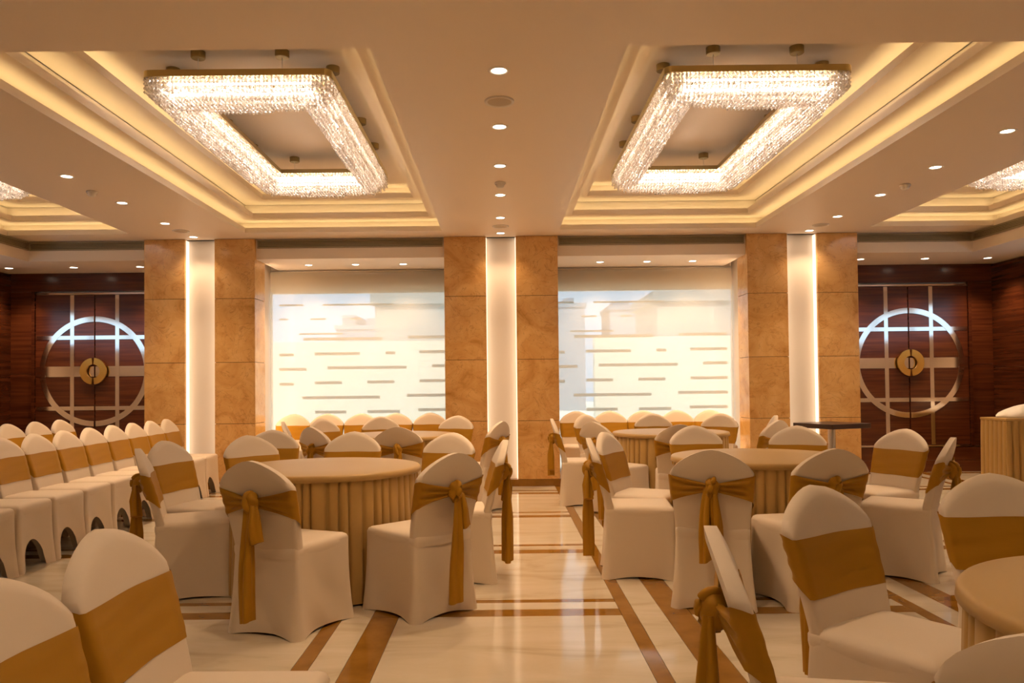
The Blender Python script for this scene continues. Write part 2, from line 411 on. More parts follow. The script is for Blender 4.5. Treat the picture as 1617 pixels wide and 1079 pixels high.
# ------------------------------------------------------------------ outside
terr = tag(bx('terrace_paving', 'exterior_cream', None, -14, 14, YF + .25, 70, -.4, -.3), kind='structure')
pw = tag(MB().box(-6.5, -1.0, 15.4, 15.7, -.3, 2.16).build('parapet_wall', 'exterior_cream'), 'sunlit cream wall outside the window nearer the rows of chairs', 'wall')
pw = tag(MB().box(1.82, 7.0, 15.4, 15.7, -.3, 2.2).build('parapet_wall', 'exterior_cream'), 'sunlit cream wall outside the window nearer the small dark table', 'wall')
def building(label, m, x0, x1, y0, y1, z1, roof=()):
    b = tag(empty('neighbour_building', ((x0 + x1) / 2, y0, -.3)), label, 'building', 'buildings beyond the windows')
    hw = (x1 - x0) / 2
    bx('wall', m, b, -hw, hw, 0, y1 - y0, 0, z1)
    bx('roof_parapet', m, b, -hw - .1, hw + .1, -.1, y1 - y0 + .1, z1, z1 + .25)
    for (a, c, h) in roof: bx('roof_block', m, b, a, c, 1, y1 - y0 - 1, z1 + .25, z1 + .25 + h)
    return b
building('beige building close behind the cream wall in the window nearer the rows of chairs', 'exterior_beige', -3.05, -.9, 18.9, 22, 3.55)
building('beige building close behind the cream wall in the window nearer the small dark table', 'exterior_beige', 3.75, 6.5, 18.9, 22, 3.55)
building('hazy grey low building with roof blocks far off through the left blind', 'exterior_grey', -9.9, -7.0, 47, 53, 5.0, [(-1.3, -.5, .7), (.2, .9, .5)])
building('hazy grey tower at the pillar edge of the right blind', 'exterior_grey', 3.3, 5.0, 47, 51, 6.2, [(-.3, .3, .4)])
building('hazy grey tower in the middle of the right blind', 'exterior_grey', 6.5, 8.2, 47, 51, 6.0, [(-.5, .5, .35)])

# ------------------------------------------------------------------ doors with steel inlay
def arc_plate(mb, cx, cz, r0, r1, a0, a1, y0, y1, n=40):
    loops = []
    for i in range(n + 1):
        a = a0 + (a1 - a0) * i / n; c, s_ = math.cos(a), math.sin(a)
        loops.append([(cx + r0 * c, y0, cz + r0 * s_), (cx + r1 * c, y0, cz + r1 * s_), (cx + r1 * c, y1, cz + r1 * s_), (cx + r0 * c, y1, cz + r0 * s_)])
    return mb.loft(loops, True, True, True)
for s, n in ((-1, 1), (1, 2)):
    d = tag(empty('door_%d' % n, (s * DOORC, YF - .03, 0)), kind='structure')
    for e in (-1, 1):
        leaf = bx('door_leaf', 'wood', d, *sorted((e * .006, e * DHW)), -.03, .0, DZ0 + .02, DZ1 - .02, bevel=.003)
        rc = 1.53
        for (x0, x1, z0, z1) in ((.288, .343, DZ0 + .025, DZ1 - .025), (.01, DHW - .01, 1.975, 2.03), (.01, DHW - .01, 1.455, 1.60), (.01, DHW - .01, 0.985, 1.04)):
            bx('steel_inlay', 'steel', leaf, *sorted((e * x0, e * x1)), -.034 - (.001 if x0 > .2 else 0), -.029, z0, z1)
        mb = MB()
        a = math.asin(.012 / .74)
        arc_plate(mb, 0, rc, .695, .770, *((-PI / 2 + a, PI / 2 - a) if e > 0 else (PI / 2 + a, 3 * PI / 2 - a)), -.038, -.029)
        mb.build('steel_ring', 'steel', leaf)
        mb = MB(); a = math.asin(.012 / .13)
        arc_plate(mb, 0, rc, .095, .185, *((-PI / 2 + a, PI / 2 - a) if e > 0 else (PI / 2 + a, 3 * PI / 2 - a)), -.085, -.055)
        hd = mb.build('door_handle', 'gold', leaf)
        for zz in (-.12, .12): MB().tube([(e * .06, -.056, rc + zz * .9), (e * .06, -.028, rc + zz * .9)], .01, 8).build('handle_post', 'gold', leaf)
    for e in (-1, 1): bx('door_frame', 'wood_side', d, *sorted((e * (DHW + .004), e * (DHW + .048))), -.05, .0, DZ0, DZ1 + .03)
    bx('door_trim', 'steel', d, -DHW, DHW, -.036, .0, DZ1 - .016, DZ1 + .004)
    bx('door_trim', 'steel', d, -DHW, DHW, -.036, .0, DZ0 - .004, DZ0 + .018)

# ------------------------------------------------------------------ air grilles
def grille(label, x0, x1, y, z0, z1, along='x', s=1):
    g = tag(empty('air_grille', (0, 0, 0)), label, 'air grille', 'long ceiling air grilles')
    def B(name, m, a, c, d0, d1, z0, z1):
        if along == 'x': g0 = (a, c, y - d1, y - d0, z0, z1)
        else: g0 = (*sorted((y - s * d1, y - s * d0)), a, c, z0, z1)
        return bx(name, m, g, *g0)
    B('backing', 'grille_dark', x0, x1, .001, .004, z0, z1)
    t = .008
    B('frame', 'grille', x0, x1, .004, .022, z0, z0 + t); B('frame', 'grille', x0, x1, .004, .022, z1 - t, z1)
    B('frame', 'grille', x0, x0 + t, .004, .022, z0 + t, z1 - t); B('frame', 'grille', x1 - t, x1, .004, .022, z0 + t, z1 - t)
    n = 5
    for k in range(n):
        zz = z0 + t + (z1 - z0 - 2 * t) * (k + .5) / n
        B('slat', 'grille', x0 + t, x1 - t, .005, .018, zz - .0045, zz + .0045)
GZ0, GZ1 = 3.05, 3.155
grille('long dark air grille above the blind nearer the rows of chairs', -3.10, -.74, YG, GZ0, GZ1)
grille('long dark air grille above the blind nearer the small dark table', .74, 3.10, YG, GZ0, GZ1)
grille('dark air grille above the door behind the rows of chairs', -6.0, -4.55, YG, GZ0, GZ1)
grille('dark air grille above the door beside the skirted side table', 4.55, 6.0, YG, GZ0, GZ1)
grille('dark air grille running toward the viewer along the left wall', 3.0, YG - .03, -6.02, GZ0, GZ1, 'y', -1)
grille('dark air grille running toward the viewer along the right wall', 3.0, YG - .03, 6.02, GZ0, GZ1, 'y', 1)

# ------------------------------------------------------------------ ceiling fittings
ring_me = MB().lathe([(.045, .012), (.047, -.003), (.062, -.005), (.068, 0.0)], n=24).mesh('trim_ring', 'plastic_white', True)
lens_me = MB().lathe([(.046, .0), (.03, -.0015), (.001, -.002)], n=24).mesh('lens', 'lamp_lens', True)
spot_d = bpy.data.lights.new('downlight_lamp', 'SPOT'); spot_d.energy = SPOT_E; spot_d.color = WARM
spot_d.spot_size = math.radians(105); spot_d.spot_blend = 0.7; spot_d.shadow_soft_size = 0.045
spot_w = spot_d.copy(); spot_w.energy = SPOT_E * .25
def downlight(x, y, z, label, group):
    d = tag(empty('downlight', (x, y, z)), label, 'downlight', group)
    obj('trim_ring', ring_me, d); obj('lens', lens_me, d)
    l = bpy.data.objects.new('lamp', spot_w if (z == ZC and y > 9.5) else spot_d); l.location = (0, 0, -.012); link(l, d)
ORD = ['nearest', 'second nearest', 'third nearest', 'fourth nearest', 'fifth nearest', 'sixth nearest', 'seventh nearest']
ys = [4.677, 5.704, 6.731, 7.771, 8.834, 9.731]
for k, y in enumerate(ys):
    downlight(0, y, ZC, 'round recessed downlight on the middle ceiling beam, %s of six to the viewer' % ORD[k], 'middle beam downlights')
for k, y in enumerate([6.920, 7.936, 8.952, 9.778]):
    downlight(-3.84, y, ZC, 'round recessed downlight on the left ceiling beam, %s of four to the viewer' % ORD[k], 'left beam downlights')
for k, y in enumerate([5.928, 6.920, 7.936, 8.952, 9.778]):
    downlight(3.86, y, ZC, 'round recessed downlight on the right ceiling beam, %s of five to the viewer' % ORD[k], 'right beam downlights')
POS3 = ['leftmost', 'middle', 'rightmost']
for k, x in enumerate([-2.58, -1.95, -1.31]): downlight(x, 10.5, ZS, 'small downlight above the left blind, %s of its three' % POS3[k], 'left blind downlights')
for k, x in enumerate([1.33, 1.96, 2.57]): downlight(x, 10.5, ZS, 'small downlight above the right blind, %s of its three' % POS3[k], 'right blind downlights')
for k, x in enumerate([-6.60, -5.73, -4.84]): downlight(x, 10.5, ZS, 'small downlight above the left door, %s of its three' % POS3[k], 'left door downlights')
for k, x in enumerate([4.82, 5.69, 6.53]): downlight(x, 10.5, ZS, 'small downlight above the right door, %s of its three' % POS3[k], 'right door downlights')
for (x, cn) in ((-3.84, 'left'), (0, 'middle'), (3.86, 'right')):  # unseen lamps added for the light they give the near end
    for (y, rn) in ((2.9, 'over the nearest chairs'), (.0, 'right above the viewer')):
        downlight(x, y, ZC, 'unseen downlight added to light the near end, %s column, %s' % (cn, rn), 'added near ceiling downlights')
def speaker(x, y, label):
    d = tag(empty('ceiling_speaker', (x, y, ZC)), label, 'speaker', 'round ceiling speakers')
    MB().lathe([(.078, -.006), (.085, -.011), (.098, -.009), (.10, 0)], n=32).build('rim', 'plastic_white', d, True)
    MB().lathe([(.079, -.006), (.05, -.012), (.001, -.014)], n=32).build('grille', 'speaker_mesh', d, True)
speaker(0, 5.184, 'round cream speaker between the two nearest downlights of the middle beam')
speaker(0, 9.306, 'round cream speaker by the pillar end of the middle beam')
speaker(-3.84, 9.389, 'round cream speaker at the pillar end of the left beam')
speaker(3.86, 9.424, 'round cream speaker at the pillar end of the right beam')
def detector(x, y, label):
    d = tag(empty('smoke_detector', (x, y, ZC)), label, 'smoke detector', 'smoke detectors')
    MB().lathe([(.05, 0), (.052, -.012), (.045, -.02)], n=24).build('base', 'plastic_white', d, True)
    MB().lathe([(.040, -.016), (.036, -.04), (.022, -.05), (.001, -.052)], n=24).build('sensor_cap', 'plastic_white', d, True)
detector(0, 7.286, 'small white smoke detector on the middle beam')
detector(-3.90, 7.464, 'small white smoke detector on the left beam')
detector(3.90, 7.523, 'small white smoke detector on the right beam')

# ------------------------------------------------------------------ crystal chandeliers
ZF = 3.45
def make_chandelier(hx, hy, bw, seed):
    rr = random.Random(seed)
    R = 0.06
    def rrect(hx, hy, r, n=6):
        pts = []
        for cx, cy, a0 in ((hx - r, hy - r, 0), (-hx + r, hy - r, PI / 2), (-hx + r, -hy + r, PI), (hx - r, -hy + r, 1.5 * PI)):
            for k in range(n + 1):
                a = a0 + PI / 2 * k / n; pts.append((cx + r * math.cos(a), cy + r * math.sin(a)))
        return pts
    o_, i_ = rrect(hx, hy, R), rrect(hx - bw, hy - bw, .03)
    fr = MB()
    def rail(hx, hy, r, t, z0, z1):
        a, b_ = rrect(hx, hy, r), rrect(hx - t, hy - t, max(r - t, .004))
        fr.loft([[(x, y, z0) for x, y in a], [(x, y, z1) for x, y in a], [(x, y, z1) for x, y in b_], [(x, y, z0) for x, y in b_], [(x, y, z0) for x, y in a]])
    rail(hx, hy, R, .018, 0, .045); rail(hx - bw + .018, hy - bw + .018, .03, .018, 0, .04)
    for k in range(15):                                  # cross bars that carry the strands and lamps
        yy = -hy + bw + (2 * hy - 2 * bw) * k / 14
        for e in (-1, 1): fr.box(*sorted((e * (hx - .01), e * (hx - bw + .01))), yy - .006, yy + .006, .004, .016)
    for k in range(7):
        xx = -hx + bw + (2 * hx - 2 * bw) * k / 6
        for e in (-1, 1): fr.box(xx - .006, xx + .006, *sorted((e * (hy - .01), e * (hy - bw + .01))), .004, .016)
    w2 = .105                                            # plates added over the lamps to hold back their up-light
    for e in (-1, 1):
        fr.box(-hx + .03, hx - .03, *sorted((e * (hy - bw / 2 - w2), e * (hy - bw / 2 + w2))), .018, .024)
        fr.box(*sorted((e * (hx - bw / 2 - w2), e * (hx - bw / 2 + w2))), -hy + bw - .02, hy - bw + .02, .018, .024)
    frame = fr.mesh('frame', 'champagne')
    mx, my = hx - bw / 2, hy - bw / 2
    tub = []
    for (p, q) in (((-mx, -my), (mx, -my)), ((mx, -my), (mx, my)), ((mx, my), (-mx, my)), ((-mx, my), (-mx, -my))):
        for off, zt in ((-.06, -.03), (.06, -.03), (0, -.085)):
            dx, dy = q[0] - p[0], q[1] - p[1]; l = math.hypot(dx, dy); nx, ny = -dy / l * off, dx / l * off
            tub.append(MB().tube([(p[0] + dx * .02 + nx, p[1] + dy * .02 + ny, zt), (p[0] + dx * .98 + nx, p[1] + dy * .98 + ny, zt)], .010, 8).mesh('tube_lamp', 'tube_light', True))
    # crystals: strands hung from the frame in a swelling curtain
    V, Fc = [], []
    def crystal(x, y, z, s, h):
        n = len(V); a = rr.random() * PI
        tx, ty = (rr.random() - .5) * .3 * h, (rr.random() - .5) * .3 * h
        V.append((x + tx, y + ty, z + h)); V.append((x - tx, y - ty, z - h))
        for k in range(4):
            V.append((x + s * math.cos(a + k * PI / 2), y + s * math.sin(a + k * PI / 2), z))
        for k in range(4):
            j = (k + 1) % 4
            Fc.append((n, n + 2 + k, n + 2 + j)); Fc.append((n + 1, n + 2 + j, n + 2 + k))
    st = .029
    nx, ny = int(2 * hx / st), int(2 * hy / st)
    for i in range(nx + 1):
        for j in range(ny + 1):
            x = -hx + .012 + (2 * hx - .024) * i / nx; y = -hy + .012 + (2 * hy - .024) * j / ny
            ex, ey = hx - abs(x), hy - abs(y)          # distances to the outer edges
            e = min(ex, ey)
            if e > bw - .008: continue
            if ex < R and ey < R and math.hypot(R - ex, R - ey) > R: continue
            u = 2 * e / bw - 1
            t = (x / hx if ey < ex else y / hy)
            L = .045 + .125 * math.sqrt(max(0, 1 - u * u)) * (1.0 + .35 * (1 - t * t))
            z = -.012
            x += (rr.random() - .5) * .008; y += (rr.random() - .5) * .008
            edge = abs(u) > .6
            while z > -L:
                if edge or z < -L + .07 or rr.random() < .3:
                    crystal(x, y, z, .010 + .005 * rr.random(), .015)
                z -= .028
    me = bpy.data.meshes.new('crystal_curtain'); me.from_pydata(V, [], Fc); me.materials.append(MATS['crystal'])
    return frame, tub, me
canopy_me = MB().lathe([(.001, .0), (.05, 0), (.05, -.045), (.045, -.05), (.001, -.05)], n=20).mesh('canopy', 'champagne', True, angle=40)
wire_me = MB().tube([(0, 0, 0), (0, 0, ZF + .045 - ZTOP)], .0025, 6).mesh('wire', 'steel_brushed')
def place_chandelier(parts, hx, hy, x, y, label):
    c = tag(empty('crystal_chandelier', (x, y, ZF)), label, 'chandelier', 'crystal ring chandeliers')
    frame, tub, cm = parts
    obj('frame', frame, c)
    for t in tub: obj('tube_lamp', t, c)
    o = obj('crystal_curtain', cm, c); o['kind'] = 'stuff'
    for (a, b_) in ((-.45, -.93), (.45, -.93), (-.9, -.72), (.9, -.72), (-.9, .1), (.9, .1), (-.9, .62), (.9, .62), (-.45, .93), (.45, .93)):
        px, py = a * hx, b_ * hy
        k = obj('canopy', canopy_me, c, (px, py, ZTOP - ZF)); obj('wire', wire_me, k, (0, 0, 0))
bigp = make_chandelier(.66, 1.39, .27, 1)
smallp = make_chandelier(.44, 1.39, .25, 2)
place_chandelier(bigp, .66, 1.39, -1.83, 6.80, 'glowing rectangular crystal chandelier in the coffer left of the middle beam')
place_chandelier(bigp, .66, 1.39, 1.82, 6.82, 'glowing rectangular crystal chandelier in the coffer right of the middle beam')
place_chandelier(bigp, .66, 1.39, -1.83, .85, 'unseen crystal chandelier added over the viewer to light the near bay, left coffer')  # unseen pair added to brighten the near bay
place_chandelier(bigp, .66, 1.39, 1.82, .85, 'unseen crystal chandelier added over the viewer to light the near bay, right coffer')
place_chandelier(smallp, .44, 1.39, -5.28, 6.80, 'crystal chandelier half hidden at the left edge, over the rows of chairs')
place_chandelier(smallp, .44, 1.39, 5.24, 6.80, 'crystal chandelier half hidden at the right edge, before the right door')

# ------------------------------------------------------------------ covered banquet chair
HT = 0.91
def yb(z):
    if z < .45: return 0.0
    return -.13 * ((z - .45) / .46) ** 1.15
def hwid(z):
    return .204 + (.228 - .204) * min(1, max(0, (z - .45) / .32))
def dome(u):
    a = abs(u)
    return HT - .135 * (.80 * a ** 1.65 + .20 * a ** 9)
def back_mesh():
    us = [-1, -.985, -.95, -.88, -.78, -.65, -.5, -.33, -.17, 0, .17, .33, .5, .65, .78, .88, .95, .985, 1]
    nr = 16; T = .026
    front, rear = [], []
    for r in range(nr + 1):
        fr, re = [], []
        v = r / nr
        for u in us:
            zt = dome(u); z = .40 + (zt - .40) * v
            x = u * hwid(z)
            edge = max(0, 1 - ((1 - abs(u)) / .06)) if abs(u) > .94 else 0
            top = max(0, 1 - (zt - z) / .02) if zt - z < .02 else 0
            t = T * (1 - .28 * max(edge, top) ** 2)
            dish = -.012 * (1 - u * u)                    # slightly hollowed for the sitter
            fr.append((x, yb(z) + t + dish, z)); re.append((x, yb(z) - t + dish * .6, z))
        front.append(fr); rear.append(re)
    mb = MB()
    mb.loft(front, False); n0 = len(mb.v)
    mb.loft(rear, False)
    n = len(us)
    F0 = lambda r, c: r * n + c
    R0 = lambda r, c: n0 + r * n + c
    for r in range(nr):
        for c in (0, n - 1): mb.f.append((F0(r, c), F0(r + 1, c), R0(r + 1, c), R0(r, c)))
    for c in range(n - 1):
        mb.f.append((F0(nr, c), F0(nr, c + 1), R0(nr, c + 1), R0(nr, c)))
        mb.f.append((F0(0, c), F0(0, c + 1), R0(0, c + 1), R0(0, c)))
    return mb.mesh('backrest', 'spandex', True, angle=70)
def perimeter(ins=0.0, n=18):
    """rounded rectangle of the seat: list of (x, y, nx, ny, t) with t = place along its side, 0/1 at the corners"""
    xr, xf, y0, y1, r = .206 - ins, .216 - ins, -.034 + ins, .415 - ins, max(.017 - ins * .2, .008)
    pts = []
    cor = [(xf - r, y1 - r, 0), (-xf + r, y1 - r, PI / 2), (-xr + r, y0 + r, PI), (xr - r, y0 + r, 1.5 * PI)]
    for k in range(4):
        cx, cy_, a0 = cor[k]
        for i in range(5):
            a = a0 + PI / 2 * i / 4
            pts.append((cx + r * math.cos(a), cy_ + r * math.sin(a), math.cos(a), math.sin(a), 0.0, k))
        nx_, ny_, b0 = cor[(k + 1) % 4]
        a = a0 + PI / 2
        p0 = (cx + r * math.cos(a), cy_ + r * math.sin(a)); p1 = (nx_ + r * math.cos(a), ny_ + r * math.sin(a))
        for i in range(1, n):
            t = i / n
            pts.append((p0[0] + (p1[0] - p0[0]) * t, p0[1] + (p1[1] - p0[1]) * t, math.cos(a), math.sin(a), t, k))
    return pts
def seat_mesh():
    loops = []
    for ins, z in ((.004, .40), (0.0, .425), (.0, .447), (.006, .461), (.02, .470), (.05, .474), (.10, .475), (.16, .473)):
        loops.append([(p[0], p[1], z) for p in perimeter(ins)])
    return MB().loft(loops, True, False, True).mesh('seat', 'spandex', True, angle=75)
def skirt_mesh(arch, seed):
    rr = random.Random(seed); rows = 12
    per = perimeter(0.0)
    ph = [rr.random() * 6 for _ in range(4)]
    loops = []
    for r in range(rows + 1):
        f = r / rows; lp = []
        for (x, y, nx, ny, t, k) in per:
            s = math.sin(PI * t) if t > 0 else 0.0
            if arch > .1: zb = arch * math.sqrt(max(0, 1 - ((2 * t - 1) / .66) ** 2)) * (1.0 if k != 2 else .5) if t > 0 else 0.0
            else: zb = arch * s ** 1.1
            z = .445 * (1 - f) + zb * f
            d = max(0, 1 - z / .43)
            corner = (1 - s) ** 1.5
            off = .030 * corner * d ** 2.2 - (.012 if arch <= .1 else .034) * s * math.sin(PI * min(1, d * .62 + .1)) + .0035 * math.sin(9 * t + ph[k] + 5 * z * 4) * d * s
            off += .002 - .010 * (1 - f) ** 4 * min(1, max(0, (.02 - y) / .05))
            lp.append((x + nx * off, y + ny * off, z))
        loops.append(lp)
    return MB().loft(loops, True).mesh('skirt', 'spandex', True, angle=75)
def sash_mesh(ripple, seed):
    rr = random.Random(seed)
    cols = []                                      # (x frac, side +1 front / -1 rear, zlo, zhi, out, rip)
    m = 13
    def rear(u):                                   # from the side to the knot
        a = 1 - abs(u)
        k = a ** .8
        return (.612 + .066 * k, .768 - .052 * k, .009 + .030 * a ** 2.2, .0085 * math.sin(PI * min(1, a * 1.1)) + .002)
    ul = [.03, .10, .2, .32, .46, .6, .74, .86, .95, .995]
    for u in ul: cols.append((u, -1) + rear(u))
    cols.append((1.03, 0, .590, .762, 0, .0))
    for u in (.995, .95, .8, .6, .4, .2, 0, -.2, -.4, -.6, -.8, -.95, -.995): cols.append((u, 1, .563, .752, .005, .0012))
    cols.append((-1.03, 0, .590, .762, 0, .0))
    for u in reversed(ul): cols.append((-u, -1) + rear(-u))
    loops = []
    for (u, sd, zl, zh, out, rip) in cols:
        lp = []
        for i in range(m):
            v = i / (m - 1); z = zl + (zh - zl) * v + (.0012 * math.sin(5 * u + 2) if sd >= 0 else 0)
            x = u * (hwid(z) + .004)
            dish = -.012 * (1 - min(1, abs(u)) ** 2)
            y = yb(z)
            rp = rip * math.sin(v * PI * 5.5 + u * 2 + seed)
            if sd > 0: y += .024 + dish + out + rp - (.010 if abs(u) > .97 else 0)
            elif sd < 0: y += -.024 + dish * .6 - out - rp + (.010 if abs(u) > .97 else 0)
            lp.append((x, y, z))
        loops.append(lp)
    return MB().loft(loops, False).mesh('sash', 'sash', True)
KZ = .697
KY = yb(KZ) - .024 - .045
def knot_mesh(seed):
    rr = random.Random(seed); mb = MB()
    nl, nm_ = 14, 18; loops = []
    for i in range(nl + 1):
        a = -PI / 2 + PI * i / nl
        lp = []
        for j in range(nm_):
            b_ = 2 * PI * j / nm_
            w = 1 + .13 * math.sin(3 * b_ + 4 * a + seed) + .08 * math.sin(6 * a + b_)
            lp.append((.041 * w * math.cos(a) * math.cos(b_), KY + .004 + .040 * w * math.cos(a) * math.sin(b_), KZ + .056 * math.sin(a)))
        loops.append(lp)
    mb.loft(loops, True, True, True)
    # loose loop drawn over the knot
    pts = []
    for i in range(13):
        a = -.25 + (PI + .5) * i / 12
        pts.append((.014 * math.cos(a * 1.3 + seed), KY + .004 - .040 * math.sin(a), KZ + .052 * math.cos(a)))
    mb.tube(pts, [.010 + .006 * math.sin(PI * i / 12) for i in range(13)], 10)
    return mb.mesh('sash_knot', 'sash', True)
def tail_mesh(x0, x1, zend, w0, w1, seed, kick=0.0):
    rr = random.Random(seed); loops = []; n = 14; m = 24
    p1, p2 = rr.random() * 6, rr.random() * 6
    for i in range(n + 1):
        f = i / n; z = KZ - .01 + (zend - KZ + .01) * f
        cx = x0 + (x1 - x0) * f ** .8 + .006 * math.sin(4 * f + p1)
        w = w0 + (w1 - w0) * min(1, f * 1.6)
        cyy = KY - .010 + .012 * f - kick * f
        lp = []; dp = .012 + .020 * min(1, f * 2)
        for j in range(m):
            b_ = 2 * PI * j / m
            rp = 1 + .28 * math.sin(3 * b_ + p2 + f * 1.5) + .12 * math.sin(5 * b_ + p1)
            lp.append((cx + w * rp * math.cos(b_), cyy - dp * .4 + dp * rp * math.sin(b_), z + .010 * math.cos(b_) * f))
        loops.append(lp)
    me = MB().loft(loops, True, True, True).mesh('sash_tail', 'sash', True, angle=60)
    return me
BACK = back_mesh(); SEAT = seat_mesh()
SKIRT = {'low': skirt_mesh(.014, 1), 'high': skirt_mesh(.205, 2)}
SASH = [sash_mesh(1, 0.0), sash_mesh(1, 1.7)]
KNOT = [knot_mesh(0.0), knot_mesh(2.0)]
TAILS = {
    'long': (tail_mesh(-.006, -.012, .10, .022, .036, 3), tail_mesh(.018, .060, .50, .018, .026, 4)),
    'short': (tail_mesh(-.018, -.045, .29, .018, .030, 5), tail_mesh(.016, .022, .36, .018, .028, 6)),
    'pair': (tail_mesh(-.012, -.030, .18, .018, .034, 7), tail_mesh(.012, .026, .24, .018, .032, 8)),
}
LEG = []
for sx in (-1, 1):
    for yy, y1 in ((.0, -.02), (.39, .40)):
        LEG.append(MB().tube([(sx * .18, yy, .41), (sx * .188, y1, .002)], .011, 8).mesh('leg', 'leg_metal', True))
def chair(tx, ty, face, label, group, tails='pair', skirt='low', tilt=0.0):
    """tx, ty: crown of the backrest; face: heading of the sitter in degrees, 0 = +X, 90 = away from the viewer"""
    a = math.radians(face); dx, dy = math.cos(a), math.sin(a)
    c = empty('banquet_chair', (tx + .12 * dx, ty + .12 * dy, 0), a - PI / 2)
    tag(c, label, 'chair', group)
    obj('backrest', BACK, c); obj('seat', SEAT, c); obj('skirt', SKIRT[skirt], c)
    k = random.randrange(2)
    s = obj('sash', SASH[k], c)
    obj('sash_knot', KNOT[k], s)
    for t in TAILS[tails]: obj('sash_tail', t, s)
    for l in LEG: obj('leg', l, c)
    return c

T0, T1, T2, T3, T4 = (-1.11, 8.41), (-1.155, 5.13), (1.81, 5.55), (1.79, 8.40), (1.70, 1.74)
def to(t, x, y): return math.degrees(math.atan2(t[1] - y, t[0] - x))
G1, G2, G3, G0, G4 = ('chairs around the near left table', 'chairs around the near right table', 'chairs around the far right table', 'chairs around the far left table', 'chairs at the right edge table')
for (x, y, f, lab, tl, g) in [
    # table T1, front left
    (-1.27, 3.99, 67, 'white covered chair, back to viewer, long gold sash tail, before the near left table', 'long', G1),
    (-0.270, 4.334, 134, 'white covered chair with gold bow behind, its seat turned left, left of the open aisle', 'long', G1),
    (0.000, 5.302, 184, 'white covered chair seen edge-on, its gold sash tails hanging over the aisle', 'long', G1),
    (-2.24, 4.87, 21, 'white covered chair seen from its side, left of the near left table', 'long', G1),
    (-2.380, 5.56, -13, 'white covered chair with plain gold band facing right, just behind the side-on chair', 'pair', G1),
    (-1.96, 6.08, -40, 'white covered chair with gold band, behind the bow-tied chair at the near left table', 'pair', G1),
    (-2.0, 6.82, -83, 'white covered chair half hidden behind another left of the near left table top', 'pair', G1),
    (-1.220, 6.436, -92, 'white covered chair with plain gold band centred behind the near left table top', 'pair', G1),
    (-0.405, 6.165, -119, 'white covered chair with plain gold band behind the right end of the near left table', 'pair', G1),
    # table T2, front right
    (1.156, 4.370, 75, 'white covered chair, back to viewer, loose gold knot, before the near right table', 'short', G2),
    (1.83, 4.358, 101, 'white covered chair with gold bow partly hidden behind the front right chair facing us', 'pair', G2),
    (0.605, 5.397, -6, 'white covered chair seen from its side at the aisle, left of the near right table', 'long', G2),
    (0.79, 6.03, -29, 'white covered chair with plain gold band right behind the side-on aisle chair', 'pair', G2),
    (1.665, 6.826, -86, 'white covered chair with plain gold band behind the left half of near right table', 'pair', G2),
    (2.484, 6.637, -109, 'white covered chair with plain gold band in front of the small dark table', 'pair', G2),
    (3.080, 6.046, 203, 'white covered chair with gold band standing alone before the right door', 'pair', G2),
    (2.900, 5.102, 144, 'white covered chair seen edge-on facing left with gold knot at its right', 'long', G2),
    # table T3, far right
    (0.548, 8.491, -3, 'far white covered chair seen edge-on beside the middle pillar, facing right', 'short', G3),
    (1.010, 9.554, -49, 'far white covered chair with gold band at the left rear of the far right table', 'pair', G3),
    (0.896, 7.712, 36, 'far white covered chair with gold bow at the left front of the far right table', 'pair', G3),
    (1.596, 7.062, 80, 'far white covered chair, back turned, peeping left behind the chair by near right table', 'pair', G3),
    (1.850, 9.684, -90, 'far white covered chair with gold band centred behind the far right table', 'pair', G3),
    (2.620, 9.448, -129, 'far white covered chair with gold band at the right rear of the far right table', 'pair', G3),
    (2.68, 7.66, 128, 'far white covered chair with dark gold bow beside the right pillar', 'pair', G3),
    (3.020, 8.739, 169, 'far white covered chair seen edge-on against the right pillar', 'pair', G3),
    # table T0, far left
    (-2.336, 8.420, 13, 'far white covered chair seen edge-on, leaning, below the left end of the left blind', 'pair', G0),
    (-2.100, 9.152, -34, 'far white covered chair with gold band at the left rear of the far left table', 'pair', G0),
    (-1.490, 9.625, -77, 'far white covered chair with gold band centred behind the far left table', 'pair', G0),
    (-0.555, 9.625, -113, 'far white covered chair with gold band at the right rear of the far left table', 'pair', G0),
    (-1.760, 7.275, 48, 'far white covered chair with gold bow, turned, left front of the far left table', 'pair', G0),
    (-0.957, 7.145, 92, 'far white covered chair with gold bow, back to viewer, front of the far left table', 'pair', G0),
    (-0.020, 7.971, 153, 'far white covered chair with gold bow in front of the middle pillar niche', 'pair', G0),
    # table T4, right edge
    (0.552, 2.031, -12, 'near white covered chair seen edge-on at the bottom, big gold knot at its left', 'pair', G4),
    (1.12, 2.8, -57, 'large white covered chair with gold band facing the table at the right edge', 'pair', G4),
    (1.930, 3.094, -92, 'white covered chair with gold band behind the table at the right edge', 'pair', G4),
    (0.840, 1.146, 33, 'near white chair back cut off by the bottom right corner', 'pair', G4),
    # two near chairs, left
    (-1.03, 1.55, -2, 'near white covered chair with gold band cut off by the bottom left corner', 'pair', 'chairs at the lower left'),
    (-1.045, 2.08, -2, 'near white covered chair with big gold band, second from the bottom left corner', 'pair', 'chairs at the lower left'),
]:
    chair(x, y, f, lab, g, tl)
for k, x in enumerate([-2.86, -2.40, -1.93, -1.46, -.99]):
    chair(x, 10.77, -90, 'white covered chair in the row against the left blind, %s from the left' % ['first', 'second', 'third', 'fourth', 'fifth'][k], 'row against the left blind')
for k, x in enumerate([1.01, 1.47, 1.93, 2.385, 2.84]):
    chair(x, 10.77, -90, 'white covered chair in the row against the right blind, %s from the left' % ['first', 'second', 'third', 'fourth', 'fifth'][k], 'row against the right blind')
